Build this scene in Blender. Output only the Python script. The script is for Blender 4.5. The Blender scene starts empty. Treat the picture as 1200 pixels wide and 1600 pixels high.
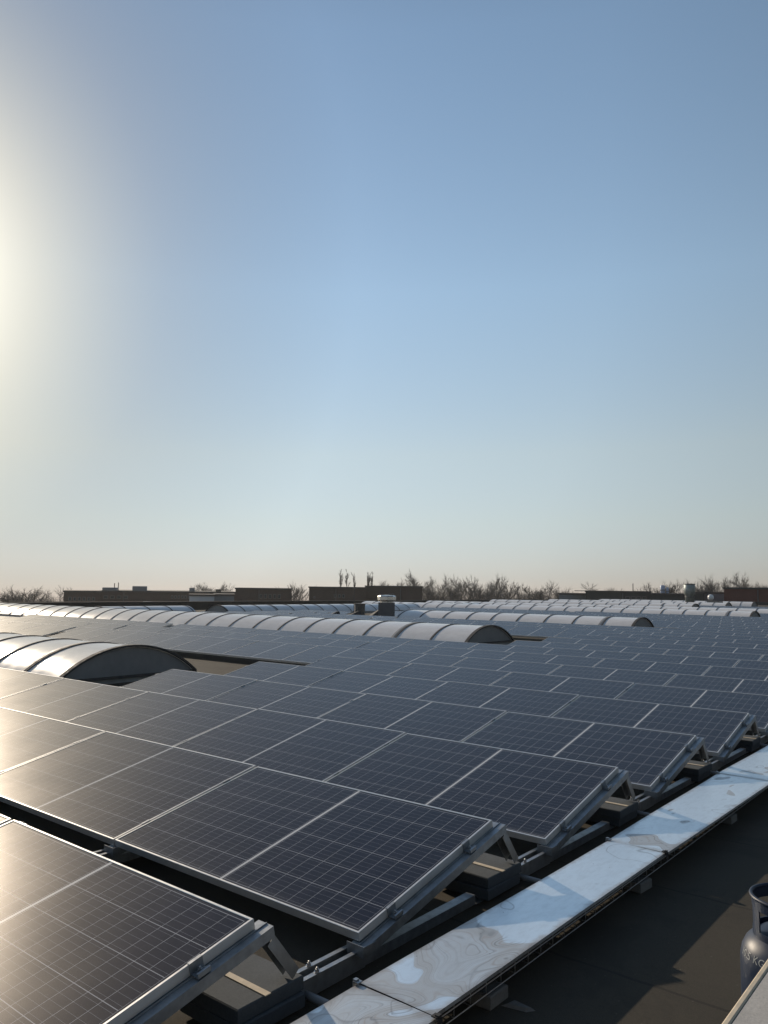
import bpy, math, random
from mathutils import Vector, Matrix
R = math.radians
random.seed(7)
scene = bpy.context.scene
col = scene.collection

# ------------------------------------------------------------------ camera
CAM = Vector((2.0558, -0.8716, 1.4623))
RGT = Vector((0.774294, 0.632685, 0.013356))
UPV = Vector((0.051180, -0.083644, 0.995181))
FWD = Vector((-0.630753, 0.769879, 0.097145))
FPX = 1221.37                                   # focal length in pixels of a 1200 px wide frame
cam = bpy.data.objects.new('camera', bpy.data.cameras.new('camera'))
col.objects.link(cam)
cam.matrix_world = Matrix(((RGT.x, UPV.x, -FWD.x, CAM.x), (RGT.y, UPV.y, -FWD.y, CAM.y),
                           (RGT.z, UPV.z, -FWD.z, CAM.z), (0, 0, 0, 1)))
cam.data.sensor_fit = 'HORIZONTAL'
cam.data.sensor_width = 36.0
cam.data.lens = 36.0 * FPX / 1200.0
cam.data.clip_start = 0.05
cam.data.clip_end = 6000
scene.camera = cam

# ------------------------------------------------------------------ sky and sun
SUN_EL, SUN_AZ = 19.3, -77.0                    # azimuth clockwise from +Y
sd = Vector((math.sin(R(SUN_AZ)) * math.cos(R(SUN_EL)), math.cos(R(SUN_AZ)) * math.cos(R(SUN_EL)), math.sin(R(SUN_EL))))
world = bpy.data.worlds.new("World")
scene.world = world
world.use_nodes = True
wt = world.node_tree
wt.nodes.clear()
def wn(t, **k):
    n = wt.nodes.new(t)
    for a, b in k.items(): setattr(n, a, b)
    return n
wout = wn('ShaderNodeOutputWorld'); wbg = wn('ShaderNodeBackground')
sky = wn('ShaderNodeTexSky', sky_type='NISHITA', sun_disc=False)
sky.sun_elevation = R(SUN_EL); sky.sun_rotation = R(SUN_AZ)
sky.altitude = 0; sky.air_density = 1.0; sky.dust_density = 0.0; sky.ozone_density = 1.0
wbg.inputs['Strength'].default_value = 0.15
# hazy spring air: milky towards the horizon, with a bright aureole round the sun
def wmath(op, a, b=None):
    n = wn('ShaderNodeMath', operation=op)
    for i, v in enumerate((a, b)):
        if v is None: continue
        if isinstance(v, (int, float)): n.inputs[i].default_value = v
        else: wt.links.new(v, n.inputs[i])
    return n.outputs[0]
def wramp(fac, *stops):
    n = wn('ShaderNodeValToRGB'); e = n.color_ramp.elements
    while len(e) < len(stops): e.new(0.5)
    for k, (p, c) in enumerate(stops): e[k].position = p; e[k].color = (*c, 1)
    wt.links.new(fac, n.inputs[0]); return n.outputs[0]
# true vertical: the roof falls about one degree, so the level horizon is tipped against the roof plane
def _ray(x, y): return FWD + RGT * ((x - 600) / FPX) + UPV * ((800 - y) / FPX)
GUP = _ray(1200, 936).cross(_ray(0, 937)).normalized()
wvr = wn('ShaderNodeVectorRotate', rotation_type='AXIS_ANGLE')
_q = GUP.rotation_difference(Vector((0, 0, 1)))
wvr.inputs['Axis'].default_value = _q.axis; wvr.inputs['Angle'].default_value = _q.angle
wt.links.new(wn('ShaderNodeTexCoord').outputs['Generated'], wvr.inputs['Vector'])
wco = wvr.outputs[0]
wt.links.new(wco, sky.inputs['Vector']) if 'Vector' in sky.inputs else None
sd_sky = _q @ sd
sky.sun_elevation = math.asin(sd_sky.z); sky.sun_rotation = math.atan2(sd_sky.x, sd_sky.y)
wsep = wn('ShaderNodeSeparateXYZ'); wt.links.new(wco, wsep.inputs[0])
wdot = wn('ShaderNodeVectorMath', operation='DOT_PRODUCT'); wt.links.new(wco, wdot.inputs[0]); wdot.inputs[1].default_value = sd_sky
ang = wmath('MULTIPLY', wmath('ARCCOSINE', wmath('MINIMUM', wdot.outputs['Value'], 0.99999)), 180 / math.pi)
S_ = lambda d: math.sin(R(d)) 
K_ = 0.5                                        # the ramps hold half values so that they stay under one
milk = wramp(wsep.outputs[2], (0.0, (.355 * K_, .375 * K_, .60 * K_)), (S_(1.5), (.41 * K_, .415 * K_, .585 * K_)), (S_(5.5), (.67 * K_, .595 * K_, .60 * K_)), (S_(10.5), (.94 * K_, .785 * K_, .675 * K_)),
             (S_(22), (1.16 * K_, 1.07 * K_, .945 * K_)), (S_(38), (1.12 * K_, 1.08 * K_, .985 * K_)), (S_(52), (.85 * K_, .8 * K_, .74 * K_)), (1.0, (.68 * K_, .62 * K_, .58 * K_)))
dim = wramp(wmath('DIVIDE', ang, 180.0), (0.0, (.45, .43, .38)), (12 / 180, (.54, .51, .46)), (20 / 180, (.61, .615, .625)), (33 / 180, (.93, .93, .935)), (50 / 180, (1,) * 3), (75 / 180, (.9,) * 3), (110 / 180, (.52,) * 3), (1.0, (.42,) * 3))
def wmix(a, b, blend, f=1.0):
    n = wn('ShaderNodeMix', data_type='RGBA', blend_type=blend); n.clamp_result = False
    n.inputs[0].default_value = f
    wt.links.new(a, n.inputs[6]); wt.links.new(b, n.inputs[7]); return n.outputs[2]
aur = wn('ShaderNodeCombineXYZ')
for ch_, (amp, wid) in enumerate(((3.75, 6.1), (3.35, 5.9), (2.5, 5.7))):
    wt.links.new(wmath('MULTIPLY', wmath('EXPONENT', wmath('DIVIDE', ang, -wid)), amp / (0.15 * 2 * K_) * K_), aur.inputs[ch_])
c_ = wmix(wmix(sky.outputs[0], milk, 'MULTIPLY'), dim, 'MULTIPLY')
c_ = wmix(c_, aur.outputs[0], 'ADD')
two = wn('ShaderNodeVectorMath', operation='SCALE'); wt.links.new(c_, two.inputs[0]); two.inputs['Scale'].default_value = 1 / K_
wt.links.new(two.outputs[0], wbg.inputs['Color'])
wt.links.new(wbg.outputs[0], wout.inputs['Surface'])

sun = bpy.data.objects.new('sun', bpy.data.lights.new('sun', 'SUN'))
col.objects.link(sun)
sun.data.energy = 4.2; sun.data.angle = R(0.6); sun.data.color = (1.0, 0.84, 0.65)
sun.rotation_euler = sd.to_track_quat('Z', 'Y').to_euler()
sun.location = (-30, 10, 20)
scene.view_settings.view_transform = 'Standard'
scene.view_settings.look = 'None'
scene.view_settings.exposure = 0.0
scene.view_settings.gamma = 1.0
scene.cycles.max_bounces = 6
scene.cycles.caustics_reflective = False
scene.cycles.caustics_refractive = False

# ------------------------------------------------------------------ helpers
def ray(x, y):
    return (FWD + RGT * ((x - 600) / FPX) + UPV * ((800 - y) / FPX)).normalized()
def at_dist(x, y, dist):
    d = ray(x, y); return CAM + d * (dist / math.hypot(d.x, d.y))
def px(p):
    d = Vector(p) - CAM; z = d.dot(FWD)
    if z < 0.2: return None
    return 600 + FPX * d.dot(RGT) / z, 800 - FPX * d.dot(UPV) / z, z

class MB:
    """collects shapes for one mesh"""
    def __init__(s): s.v = []; s.f = []; s.m = []; s.uv = {}; s.sm = set()
    def add(s, vs, fs, mi=0, smooth=False, M=None):
        b = len(s.v)
        s.v += [tuple(M @ Vector(q)) if M else tuple(q) for q in vs]
        for f in fs:
            if smooth: s.sm.add(len(s.f))
            s.f.append(tuple(b + i for i in f)); s.m.append(mi)
        return s
    def box(s, x0, x1, y0, y1, z0, z1, mi=0, M=None, c=0.0):
        if c <= 0:
            vs = [(x0, y0, z0), (x1, y0, z0), (x1, y1, z0), (x0, y1, z0), (x0, y0, z1), (x1, y0, z1), (x1, y1, z1), (x0, y1, z1)]
            fs = [(0, 3, 2, 1), (4, 5, 6, 7), (0, 1, 5, 4), (1, 2, 6, 5), (2, 3, 7, 6), (3, 0, 4, 7)]
        else:                                    # chamfered box: three stacked rings at top and bottom
            def ring(e, z): return [(x0 + e, y0 + e, z), (x1 - e, y0 + e, z), (x1 - e, y1 - e, z), (x0 + e, y1 - e, z)]
            vs = ring(c, z0) + ring(0, z0 + c) + ring(0, z1 - c) + ring(c, z1)
            fs = [(3, 2, 1, 0), (12, 13, 14, 15)]
            for k in range(3):
                for i in range(4):
                    j = (i + 1) % 4
                    fs.append((4 * k + i, 4 * k + j, 4 * k + 4 + j, 4 * k + 4 + i))
        return s.add(vs, fs, mi, M=M)
    def prism(s, poly, axis, a, b, mi=0, M=None):
        """poly: 2D outline in the two other axes, extruded along axis from a to b"""
        def P(q, t):
            return {'x': (t, q[0], q[1]), 'y': (q[0], t, q[1]), 'z': (q[0], q[1], t)}[axis]
        n = len(poly)
        vs = [P(q, a) for q in poly] + [P(q, b) for q in poly]
        fs = [tuple(range(n))[::-1], tuple(range(n, 2 * n))] + [(i, (i + 1) % n, n + (i + 1) % n, n + i) for i in range(n)]
        return s.add(vs, fs, mi, M=M)
    def tube(s, pts, rad, n=6, mi=0, cap=True, smooth=True):
        pts = [Vector(p) for p in pts]
        if not isinstance(rad, (list, tuple)): rad = [rad] * len(pts)
        vs = []; fs = []
        prev = None
        for i, p in enumerate(pts):
            t = (pts[min(i + 1, len(pts) - 1)] - pts[max(i - 1, 0)])
            t = t.normalized() if t.length > 1e-9 else Vector((0, 0, 1))
            a = prev if prev is not None else (Vector((0, 0, 1)) if abs(t.z) < 0.9 else Vector((1, 0, 0)))
            x = (a - t * a.dot(t)); x = x.normalized() if x.length > 1e-6 else t.orthogonal().normalized()
            prev = x
            y = t.cross(x)
            for k in range(n):
                w = 2 * math.pi * k / n
                vs.append(p + (x * math.cos(w) + y * math.sin(w)) * rad[i])
        for i in range(len(pts) - 1):
            for k in range(n):
                fs.append((i * n + k, i * n + (k + 1) % n, (i + 1) * n + (k + 1) % n, (i + 1) * n + k))
        if cap:
            fs.append(tuple(range(n))[::-1]); fs.append(tuple(range((len(pts) - 1) * n, len(pts) * n)))
        return s.add(vs, fs, mi, smooth=smooth)
    def lathe(s, prof, n=32, c=(0, 0), mi=0, smooth=True):
        vs = []; fs = []
        for (r, z) in prof:
            for k in range(n):
                w = 2 * math.pi * k / n
                vs.append((c[0] + r * math.cos(w), c[1] + r * math.sin(w), z))
        for i in range(len(prof) - 1):
            for k in range(n):
                fs.append((i * n + k, i * n + (k + 1) % n, (i + 1) * n + (k + 1) % n, (i + 1) * n + k))
        fs.append(tuple(range(n))[::-1]); fs.append(tuple(range((len(prof) - 1) * n, len(prof) * n)))
        return s.add(vs, fs, mi, smooth=smooth)
    def mesh(s, name, mats):
        me = bpy.data.meshes.new(name)
        me.from_pydata(s.v, [], s.f)
        for m in (mats if isinstance(mats, (list, tuple)) else [mats]): me.materials.append(m)
        me.polygons.foreach_set('material_index', s.m)
        if s.sm:
            me.polygons.foreach_set('use_smooth', [i in s.sm for i in range(len(s.f))])
        if s.uv:
            ul = me.uv_layers.new(name='UVMap')
            for i, p in enumerate(me.polygons):
                if i in s.uv:
                    for li, q in zip(p.loop_indices, s.uv[i]): ul.data[li].uv = q
        me.update()
        return me
    def build(s, name, mats, parent=None):
        o = bpy.data.objects.new(name, s.mesh(name, mats))
        col.objects.link(o)
        if parent: o.parent = parent
        return o
def tag(o, label=None, cat=None, group=None, kind=None):
    if label: o['label'] = label
    if cat: o['category'] = cat
    if group: o['group'] = group
    if kind: o['kind'] = kind
    return o
def thing(name, label, cat, loc=(0, 0, 0), rot=(0, 0, 0), group=None):
    o = bpy.data.objects.new(name, None); col.objects.link(o)
    o.empty_display_size = 0.1
    o.location = loc; o.rotation_euler = rot
    return tag(o, label, cat, group)
def copy_tree(o, parent=None):
    c = o.copy(); col.objects.link(c); c.parent = parent
    for ch in list(o.children): copy_tree(ch, c)
    return c
ORD = ['first', 'second', 'third', 'fourth', 'fifth', 'sixth', 'seventh', 'eighth', 'ninth', 'tenth', 'eleventh', 'twelfth', 'thirteenth',
       'fourteenth', 'fifteenth', 'sixteenth', 'seventeenth', 'eighteenth', 'nineteenth', 'twentieth', 'twenty-first', 'twenty-second',
       'twenty-third', 'twenty-fourth', 'twenty-fifth', 'twenty-sixth', 'twenty-seventh', 'twenty-eighth', 'twenty-ninth', 'thirtieth',
       'thirty-first', 'thirty-second', 'thirty-third', 'thirty-fourth', 'thirty-fifth', 'thirty-sixth', 'thirty-seventh', 'thirty-eighth'] + ['far'] * 20

# ------------------------------------------------------------------ materials
class NT:
    def __init__(s, name):
        s.mat = bpy.data.materials.new(name); s.mat.use_nodes = True
        s.t = s.mat.node_tree; s.b = s.t.nodes['Principled BSDF']
    def n(s, t, **k):
        n = s.t.nodes.new(t)
        for a, b in k.items(): setattr(n, a, b)
        return n
    def lk(s, a, b): s.t.links.new(a, b)
    def put(s, sock, v):
        if isinstance(v, (int, float)): sock.default_value = v
        elif isinstance(v, tuple): sock.default_value = v if len(v) == 4 or sock.type == 'VECTOR' else (*v, 1)
        else: s.lk(v, sock)
    def m(s, op, a, b=None, c=None):
        n = s.n('ShaderNodeMath', operation=op)
        for i, v in enumerate((a, b, c)):
            if v is not None: s.put(n.inputs[i], v)
        return n.outputs[0]
    def mix(s, f, a, b, blend='MIX'):
        n = s.n('ShaderNodeMix', data_type='RGBA', blend_type=blend)
        s.put(n.inputs[0], f); s.put(n.inputs[6], a); s.put(n.inputs[7], b)
        return n.outputs[2]
    def noise(s, scale, detail=3, rough=0.5, vec=None, dist=0.0):
        n = s.n('ShaderNodeTexNoise'); n.inputs['Scale'].default_value = scale
        n.inputs['Detail'].default_value = detail; n.inputs['Roughness'].default_value = rough
        n.inputs['Distortion'].default_value = dist
        if vec is not None: s.lk(vec, n.inputs['Vector'])
        return n.outputs[0]
    def ramp(s, f, *stops):
        n = s.n('ShaderNodeValToRGB')
        e = n.color_ramp.elements
        while len(e) < len(stops): e.new(0.5)
        for k, (p, c) in enumerate(stops):
            e[k].position = p; e[k].color = (c, c, c, 1) if isinstance(c, (int, float)) else (*c, 1)
        s.lk(f, n.inputs[0]); return n.outputs[0]
    def coord(s, which='Object'): return s.n('ShaderNodeTexCoord').outputs[which]
    def sep(s, v):
        n = s.n('ShaderNodeSeparateXYZ'); s.lk(v, n.inputs[0]); return n.outputs
    def mapping(s, v, scale=(1, 1, 1), loc=(0, 0, 0)):
        n = s.n('ShaderNodeMapping'); s.lk(v, n.inputs[0]); n.inputs['Scale'].default_value = scale; n.inputs['Location'].default_value = loc
        return n.outputs[0]
    def bump(s, h, strength=0.3, dist=0.01):
        n = s.n('ShaderNodeBump'); n.inputs['Strength'].default_value = strength; n.inputs['Distance'].default_value = dist
        s.lk(h, n.inputs['Height']); s.lk(n.outputs[0], s.b.inputs['Normal'])
    def set(s, **k):
        names = dict(color='Base Color', metal='Metallic', rough='Roughness', spec='Specular IOR Level', ior='IOR', coat='Coat Weight', coat_rough='Coat Roughness', trans='Transmission Weight', alpha='Alpha')
        for a, v in k.items(): s.put(s.b.inputs[names[a]], v)
        return s

def simple(name, c, rough=0.6, metal=0.0, var=0.25, scale=8.0, coat=0.0, bump=0.0):
    t = NT(name); v = t.coord()
    nz = t.noise(scale, 4, 0.6, v)
    dk = tuple(x * (1 - var) for x in c); lt = tuple(min(1, x * (1 + var)) for x in c)
    t.set(color=t.ramp(nz, (0.3, dk), (0.7, lt)), metal=metal, rough=t.ramp(t.noise(scale * 2.3, 3, 0.5, v), (0.3, rough * 0.85), (0.7, min(1, rough * 1.15))))
    if coat: t.set(coat=coat, coat_rough=0.1)
    if bump: t.bump(t.noise(scale * 6, 4, 0.6, v), bump, 0.004)
    return t.mat

PLEN, PWID, PTH = 1.684, 1.0, 0.035             # one panel
def glass_material():
    t = NT('solar_cells')
    uv = t.sep(t.n('ShaderNodeUVMap', uv_map='UVMap').outputs[0])
    u, v = uv[0], uv[1]
    oi = t.n('ShaderNodeObjectInfo').outputs['Random']
    def lines(c, pitch, off, w):
        q = t.m('FRACT', t.m('DIVIDE', t.m('SUBTRACT', c, off - pitch * 0.5), pitch))
        return t.m('LESS_THAN', t.m('MULTIPLY', t.m('ABSOLUTE', t.m('SUBTRACT', q, 0.5)), pitch), w * 0.5)
    half = t.m('GREATER_THAN', u, PLEN / 2)
    uh = t.m('SUBTRACT', u, t.m('MULTIPLY', half, 0.835))          # both halves share one layout
    cols = lines(uh, 0.0805, 0.022, 0.0019)
    rows = lines(v, 0.159, 0.023, 0.0026)
    bus = lines(v, 0.159 / 5, 0.023 + 0.159 / 10, 0.0011)
    mid = t.m('LESS_THAN', t.m('ABSOLUTE', t.m('SUBTRACT', u, PLEN / 2)), 0.0075)
    edge = t.m('MAXIMUM', t.m('MAXIMUM', t.m('LESS_THAN', u, 0.0215), t.m('GREATER_THAN', u, PLEN - 0.0215)),
               t.m('MAXIMUM', t.m('LESS_THAN', v, 0.022), t.m('GREATER_THAN', v, PWID - 0.022)))
    cellid = t.n('ShaderNodeCombineXYZ')
    t.lk(t.m('FLOOR', t.m('DIVIDE', t.m('SUBTRACT', u, 0.022), 0.0805)), cellid.inputs[0])
    t.lk(t.m('FLOOR', t.m('DIVIDE', t.m('SUBTRACT', v, 0.023), 0.159)), cellid.inputs[1])
    t.lk(t.m('MULTIPLY', oi, 91.0), cellid.inputs[2])
    wn_ = t.n('ShaderNodeTexWhiteNoise', noise_dimensions='3D'); t.lk(cellid.outputs[0], wn_.inputs['Vector'])
    obj = t.coord()
    grain = t.n('ShaderNodeTexVoronoi'); grain.inputs['Scale'].default_value = 55; t.lk(obj, grain.inputs['Vector'])
    cell = t.mix(t.m('MULTIPLY', wn_.outputs['Value'], 1.0), (0.006, 0.007, 0.016), (0.011, 0.011, 0.024))
    cell = t.mix(t.m('MULTIPLY', t.sep(grain.outputs['Color'])[0], 0.45), cell, (0.010, 0.012, 0.028))
    cell = t.mix(t.m('MULTIPLY', oi, 0.45), cell, (0.012, 0.009, 0.016))
    c = t.mix(t.m('MULTIPLY', bus, 0.7), cell, (0.26, 0.27, 0.30))
    c = t.mix(t.m('MULTIPLY', rows, 0.92), c, (0.42, 0.43, 0.46))
    c = t.mix(t.m('MULTIPLY', cols, 0.9), c, (0.40, 0.41, 0.44))
    c = t.mix(edge, c, (0.02, 0.02, 0.03))
    c = t.mix(mid, c, (0.62, 0.62, 0.62))
    vor = t.n('ShaderNodeTexVoronoi'); vor.inputs['Scale'].default_value = 9; t.lk(obj, vor.inputs['Vector'])
    speck = t.m('LESS_THAN', vor.outputs['Distance'], t.m('MULTIPLY', t.m('GREATER_THAN', t.sep(vor.outputs['Color'])[1], 0.90), 0.035))
    dust = t.ramp(t.noise(2.2, 5, 0.65, obj), (0.35, 0.0), (0.75, 1.0))
    c = t.mix(t.m('MULTIPLY', dust, 0.016), c, (0.36, 0.33, 0.28))
    c = t.mix(t.m('MULTIPLY', speck, 0.7), c, (0.6, 0.6, 0.56))
    # grime left by rain along the low edge, faint dried runs, the odd dropping
    low = t.m('MULTIPLY', t.ramp(t.m('ADD', v, t.m('MULTIPLY', t.noise(7, 4, 0.6, obj), 0.06)), (0.03, 1.0), (0.10, 0.0)), 0.09)
    runs = t.m('MULTIPLY', t.ramp(t.noise(3.0, 4, 0.6, t.mapping(obj, (6.0, 0.5, 1))), (0.56, 0.0), (0.74, 1.0)), 0.018)
    c = t.mix(t.m('MAXIMUM', low, runs), c, (0.40, 0.37, 0.31))
    ov = t.n('ShaderNodeVectorMath', operation='ADD'); t.lk(obj, ov.inputs[0]); cx_ = t.n('ShaderNodeCombineXYZ'); t.lk(t.m('MULTIPLY', oi, 37.0), cx_.inputs[0]); t.lk(cx_.outputs[0], ov.inputs[1])
    v2_ = t.n('ShaderNodeTexVoronoi'); v2_.inputs['Scale'].default_value = 1.6; t.lk(ov.outputs[0], v2_.inputs['Vector'])
    drop = t.m('LESS_THAN', t.m('ADD', v2_.outputs['Distance'], t.m('MULTIPLY', t.noise(60, 3, 0.6, obj), 0.03)), t.m('MULTIPLY', t.m('GREATER_THAN', t.sep(v2_.outputs['Color'])[0], 0.80), 0.030))
    c = t.mix(t.m('MULTIPLY', drop, 0.75), c, (0.62, 0.62, 0.58))
    out = t.t.nodes['Material Output']; t.t.nodes.remove(t.b)
    bmp = t.n('ShaderNodeBump'); bmp.inputs['Strength'].default_value = 0.03; bmp.inputs['Distance'].default_value = 0.001
    t.lk(t.noise(420, 2, 0.5, obj), bmp.inputs['Height'])
    df = t.n('ShaderNodeBsdfDiffuse'); t.lk(c, df.inputs['Color'])
    gs = t.n('ShaderNodeBsdfGlossy', distribution='GGX'); gs.inputs['Color'].default_value = (1.0, .965, .935, 1)
    t.put(gs.inputs['Roughness'], t.m('ADD', t.m('MULTIPLY', dust, 0.03), 0.235)); t.lk(bmp.outputs[0], gs.inputs['Normal'])
    fr = t.n('ShaderNodeFresnel'); fr.inputs['IOR'].default_value = 1.36
    mx = t.n('ShaderNodeMixShader'); t.lk(fr.outputs[0], mx.inputs[0]); t.lk(df.outputs[0], mx.inputs[1]); t.lk(gs.outputs[0], mx.inputs[2])
    t.lk(mx.outputs[0], out.inputs['Surface'])
    return t.mat

def roof_material():
    t = NT('bitumen_roofing'); v = t.coord()
    big = t.noise(0.8, 5, 0.6, v); fine = t.noise(60, 3, 0.7, v); grain = t.noise(280, 2, 0.6, v)
    c = t.ramp(big, (0.3, (0.049, 0.043, 0.034)), (0.55, (0.065, 0.057, 0.043)), (0.75, (0.086, 0.074, 0.054)))
    c = t.mix(t.m('MULTIPLY', t.ramp(fine, (0.35, 0.0), (0.7, 1.0)), 0.4), c, (0.030, 0.028, 0.024))
    c = t.mix(t.m('MULTIPLY', t.ramp(grain, (0.45, 0.0), (0.62, 1.0)), 0.35), c, (0.11, 0.096, 0.072))
    y = t.sep(v)
    wob = t.m('MULTIPLY', t.noise(6, 2, 0.5, v), 0.03)
    q = t.m('FRACT', t.m('ADD', t.m('DIVIDE', y[1], 1.0), t.m('ADD', wob, 0.33)))
    seam = t.m('LESS_THAN', t.m('ABSOLUTE', t.m('SUBTRACT', q, 0.5)), 0.008)
    c = t.mix(t.m('MULTIPLY', seam, 0.55), c, (0.022, 0.021, 0.020))
    st = t.ramp(t.noise(1.7, 6, 0.7, t.mapping(v, (1, 1, 1), (5, 2, 0)), 0.6), (0.50, 0.0), (0.60, 1.0))
    c = t.mix(t.m('MULTIPLY', st, 0.40), c, (0.034, 0.031, 0.026))
    q2 = t.m('FRACT', t.m('ADD', t.m('DIVIDE', y[0], 7.5), t.m('MULTIPLY', t.m('FLOOR', t.m('ADD', t.m('DIVIDE', y[1], 1.0), t.m('ADD', wob, 0.33))), 0.37)))
    seam2 = t.m('LESS_THAN', t.m('ABSOLUTE', t.m('SUBTRACT', q2, 0.5)), 0.0012)
    c = t.mix(t.m('MULTIPLY', seam2, 0.5), c, (0.02, 0.02, 0.02))
    gr = t.n('ShaderNodeTexVoronoi'); gr.inputs['Scale'].default_value = 34; t.lk(v, gr.inputs['Vector'])
    bit = t.m('LESS_THAN', gr.outputs['Distance'], t.m('MULTIPLY', t.m('GREATER_THAN', t.sep(gr.outputs['Color'])[0], 0.80), 0.10))
    c = t.mix(t.m('MULTIPLY', bit, 0.6), c, (0.15, 0.135, 0.11))
    t.set(color=c, rough=0.92, spec=0.25)
    t.bump(t.m('ADD', t.m('ADD', grain, t.m('MULTIPLY', bit, 0.5)), t.m('MULTIPLY', seam, -0.8)), 0.6, 0.005)
    return t.mat

def lid_material():
    t = NT('stained_galvanised_sheet'); v = t.coord(); y = t.sep(v)[1]; xx = t.sep(v)[0]
    fld = t.m('ADD', t.noise(2.3, 1.0, 0.4, t.mapping(v, (1.5, 0.95, 1), (3.3, 1.7, 0)), 1.3), t.m('MULTIPLY', t.noise(9, 2, 0.5, v), 0.03))
    # how dirty each stretch is: the nearest joint most, then cleaner, then streaked again
    where = t.ramp(t.m('DIVIDE', y, 12.0), (0.0, 0.50), (0.08, 0.57), (0.14, 0.53), (0.168, 0.20), (0.245, 0.18), (0.275, 0.31), (0.34, 0.20), (0.44, 0.27), (0.6, 0.20), (0.75, 0.28))
    lev = t.m('SUBTRACT', t.m('ADD', fld, where), 0.90)               # > 0 inside a dried puddle
    dirt = t.ramp(t.m('ADD', lev, 0.5), (0.494, 0.0), (0.503, 0.62), (0.58, 0.70), (0.66, 0.45), (0.80, 0.55))
    lines = t.ramp(t.m('ABSOLUTE', t.m('SINE', t.m('MULTIPLY', fld, 105.0))), (0.0, 1.0), (0.45, 0.0))
    lines2 = t.ramp(t.m('ABSOLUTE', t.m('SINE', t.m('ADD', t.m('MULTIPLY', fld, 61.0), 0.8))), (0.0, 1.0), (0.30, 0.0))
    zone = t.m('MULTIPLY', t.ramp(t.m('ADD', lev, 0.5), (0.465, 0.0), (0.50, 1.0), (0.62, 0.9), (0.80, 0.5)), t.ramp(t.noise(1.9, 2, 0.5, v), (0.36, 0.15), (0.56, 1.0)))
    ring = t.m('MULTIPLY', t.ramp(t.m('ABSOLUTE', t.m('SUBTRACT', t.noise(3.3, 1.5, 0.4, v, 0.5), 0.635)), (0.0, 1.0), (0.009, 0.0)), 0.5)
    uvx = t.sep(t.n('ShaderNodeUVMap', uv_map='UVMap').outputs[0])
    rim = t.ramp(t.m('ADD', t.m('ABSOLUTE', t.m('SUBTRACT', uvx[0], 0.5)), t.m('MULTIPLY', t.noise(16, 4, 0.65, v), 0.16)), (0.50, 0.0), (0.60, 0.8))
    ends = t.ramp(t.m('ADD', t.m('ABSOLUTE', t.m('SUBTRACT', uvx[1], 0.5)), t.m('MULTIPLY', t.noise(9, 4, 0.65, v), 0.05)), (0.505, 0.0), (0.53, 0.7))
    rim = t.m('MAXIMUM', rim, ends)
    fine = t.noise(38, 4, 0.7, t.mapping(v, (1.0, 0.35, 1)))
    base = t.mix(t.noise(5, 5, 0.65, v), (0.74, 0.81, 0.86), (0.84, 0.89, 0.93))
    base = t.mix(t.m('MULTIPLY', t.ramp(fine, (0.45, 0.0), (0.7, 1.0)), 0.16), base, (0.30, 0.32, 0.33))
    c = t.mix(t.m('MULTIPLY', dirt, 0.85), base, (0.31, 0.30, 0.29))
    c = t.mix(t.m('MULTIPLY', t.m('MULTIPLY', lines, zone), 0.75), c, (0.40, 0.345, 0.32))
    c = t.mix(t.m('MULTIPLY', t.m('MULTIPLY', lines2, zone), 0.6), c, (0.10, 0.095, 0.095))
    c = t.mix(ring, c, (0.20, 0.19, 0.195))
    c = t.mix(t.m('MULTIPLY', rim, 0.75), c, (0.24, 0.205, 0.18))
    sp = t.n('ShaderNodeTexVoronoi'); sp.inputs['Scale'].default_value = 26; t.lk(v, sp.inputs['Vector'])
    spot = t.m('LESS_THAN', sp.outputs['Distance'], t.m('MULTIPLY', t.m('GREATER_THAN', t.sep(sp.outputs['Color'])[0], 0.86), 0.07))
    c = t.mix(t.m('MULTIPLY', spot, 0.7), c, (0.07, 0.065, 0.06))
    d2 = t.m('MAXIMUM', dirt, t.m('MULTIPLY', rim, 0.8))
    t.set(color=c, metal=t.m('SUBTRACT', 0.72, t.m('MULTIPLY', d2, 0.28)), rough=t.m('ADD', t.m('MULTIPLY', fine, 0.14), t.m('ADD', 0.29, t.m('MULTIPLY', d2, 0.15))))
    t.bump(t.noise(3.0, 2, 0.4, v), 0.03, 0.02)
    return t.mat

def brick_material(name, c1, c2, mortar):
    t = NT(name)
    v = t.mapping(t.n('ShaderNodeUVMap', uv_map='UVMap').outputs[0])
    b = t.n('ShaderNodeTexBrick'); t.lk(v, b.inputs['Vector'])
    b.inputs['Color1'].default_value = (*c1, 1); b.inputs['Color2'].default_value = (*c2, 1); b.inputs['Mortar'].default_value = (*mortar, 1)
    b.inputs['Scale'].default_value = 1.0; b.inputs['Brick Width'].default_value = 0.44; b.inputs['Row Height'].default_value = 0.13; b.inputs['Mortar Size'].default_value = 0.015
    c = t.mix(t.m('MULTIPLY', t.ramp(t.noise(0.5, 4, 0.6, t.coord()), (0.35, 0.0), (0.7, 1.0)), 0.5), b.outputs[0], tuple(x * 0.6 for x in c1))
    t.set(color=c, rough=0.9)
    return t.mat

def vault_material():
    t = NT('opal_polycarbonate'); v = t.coord()
    c = t.ramp(t.noise(1.6, 5, 0.6, t.mapping(v, (1, 2.5, 1))), (0.3, (0.68, 0.66, 0.65)), (0.7, (0.80, 0.78, 0.765)))
    c = t.mix(t.m('MULTIPLY', t.ramp(t.noise(9, 5, 0.7, v), (0.45, 0.0), (0.75, 1.0)), 0.25), c, (0.50, 0.46, 0.40))
    t.set(color=c, rough=t.ramp(t.noise(3, 3, 0.5, v), (0.3, 0.17), (0.7, 0.23)), ior=1.5)
    t.set(spec=0.2)
    t.bump(t.noise(2.5, 2, 0.5, v), 0.05, 0.03)
    return t.mat

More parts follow.
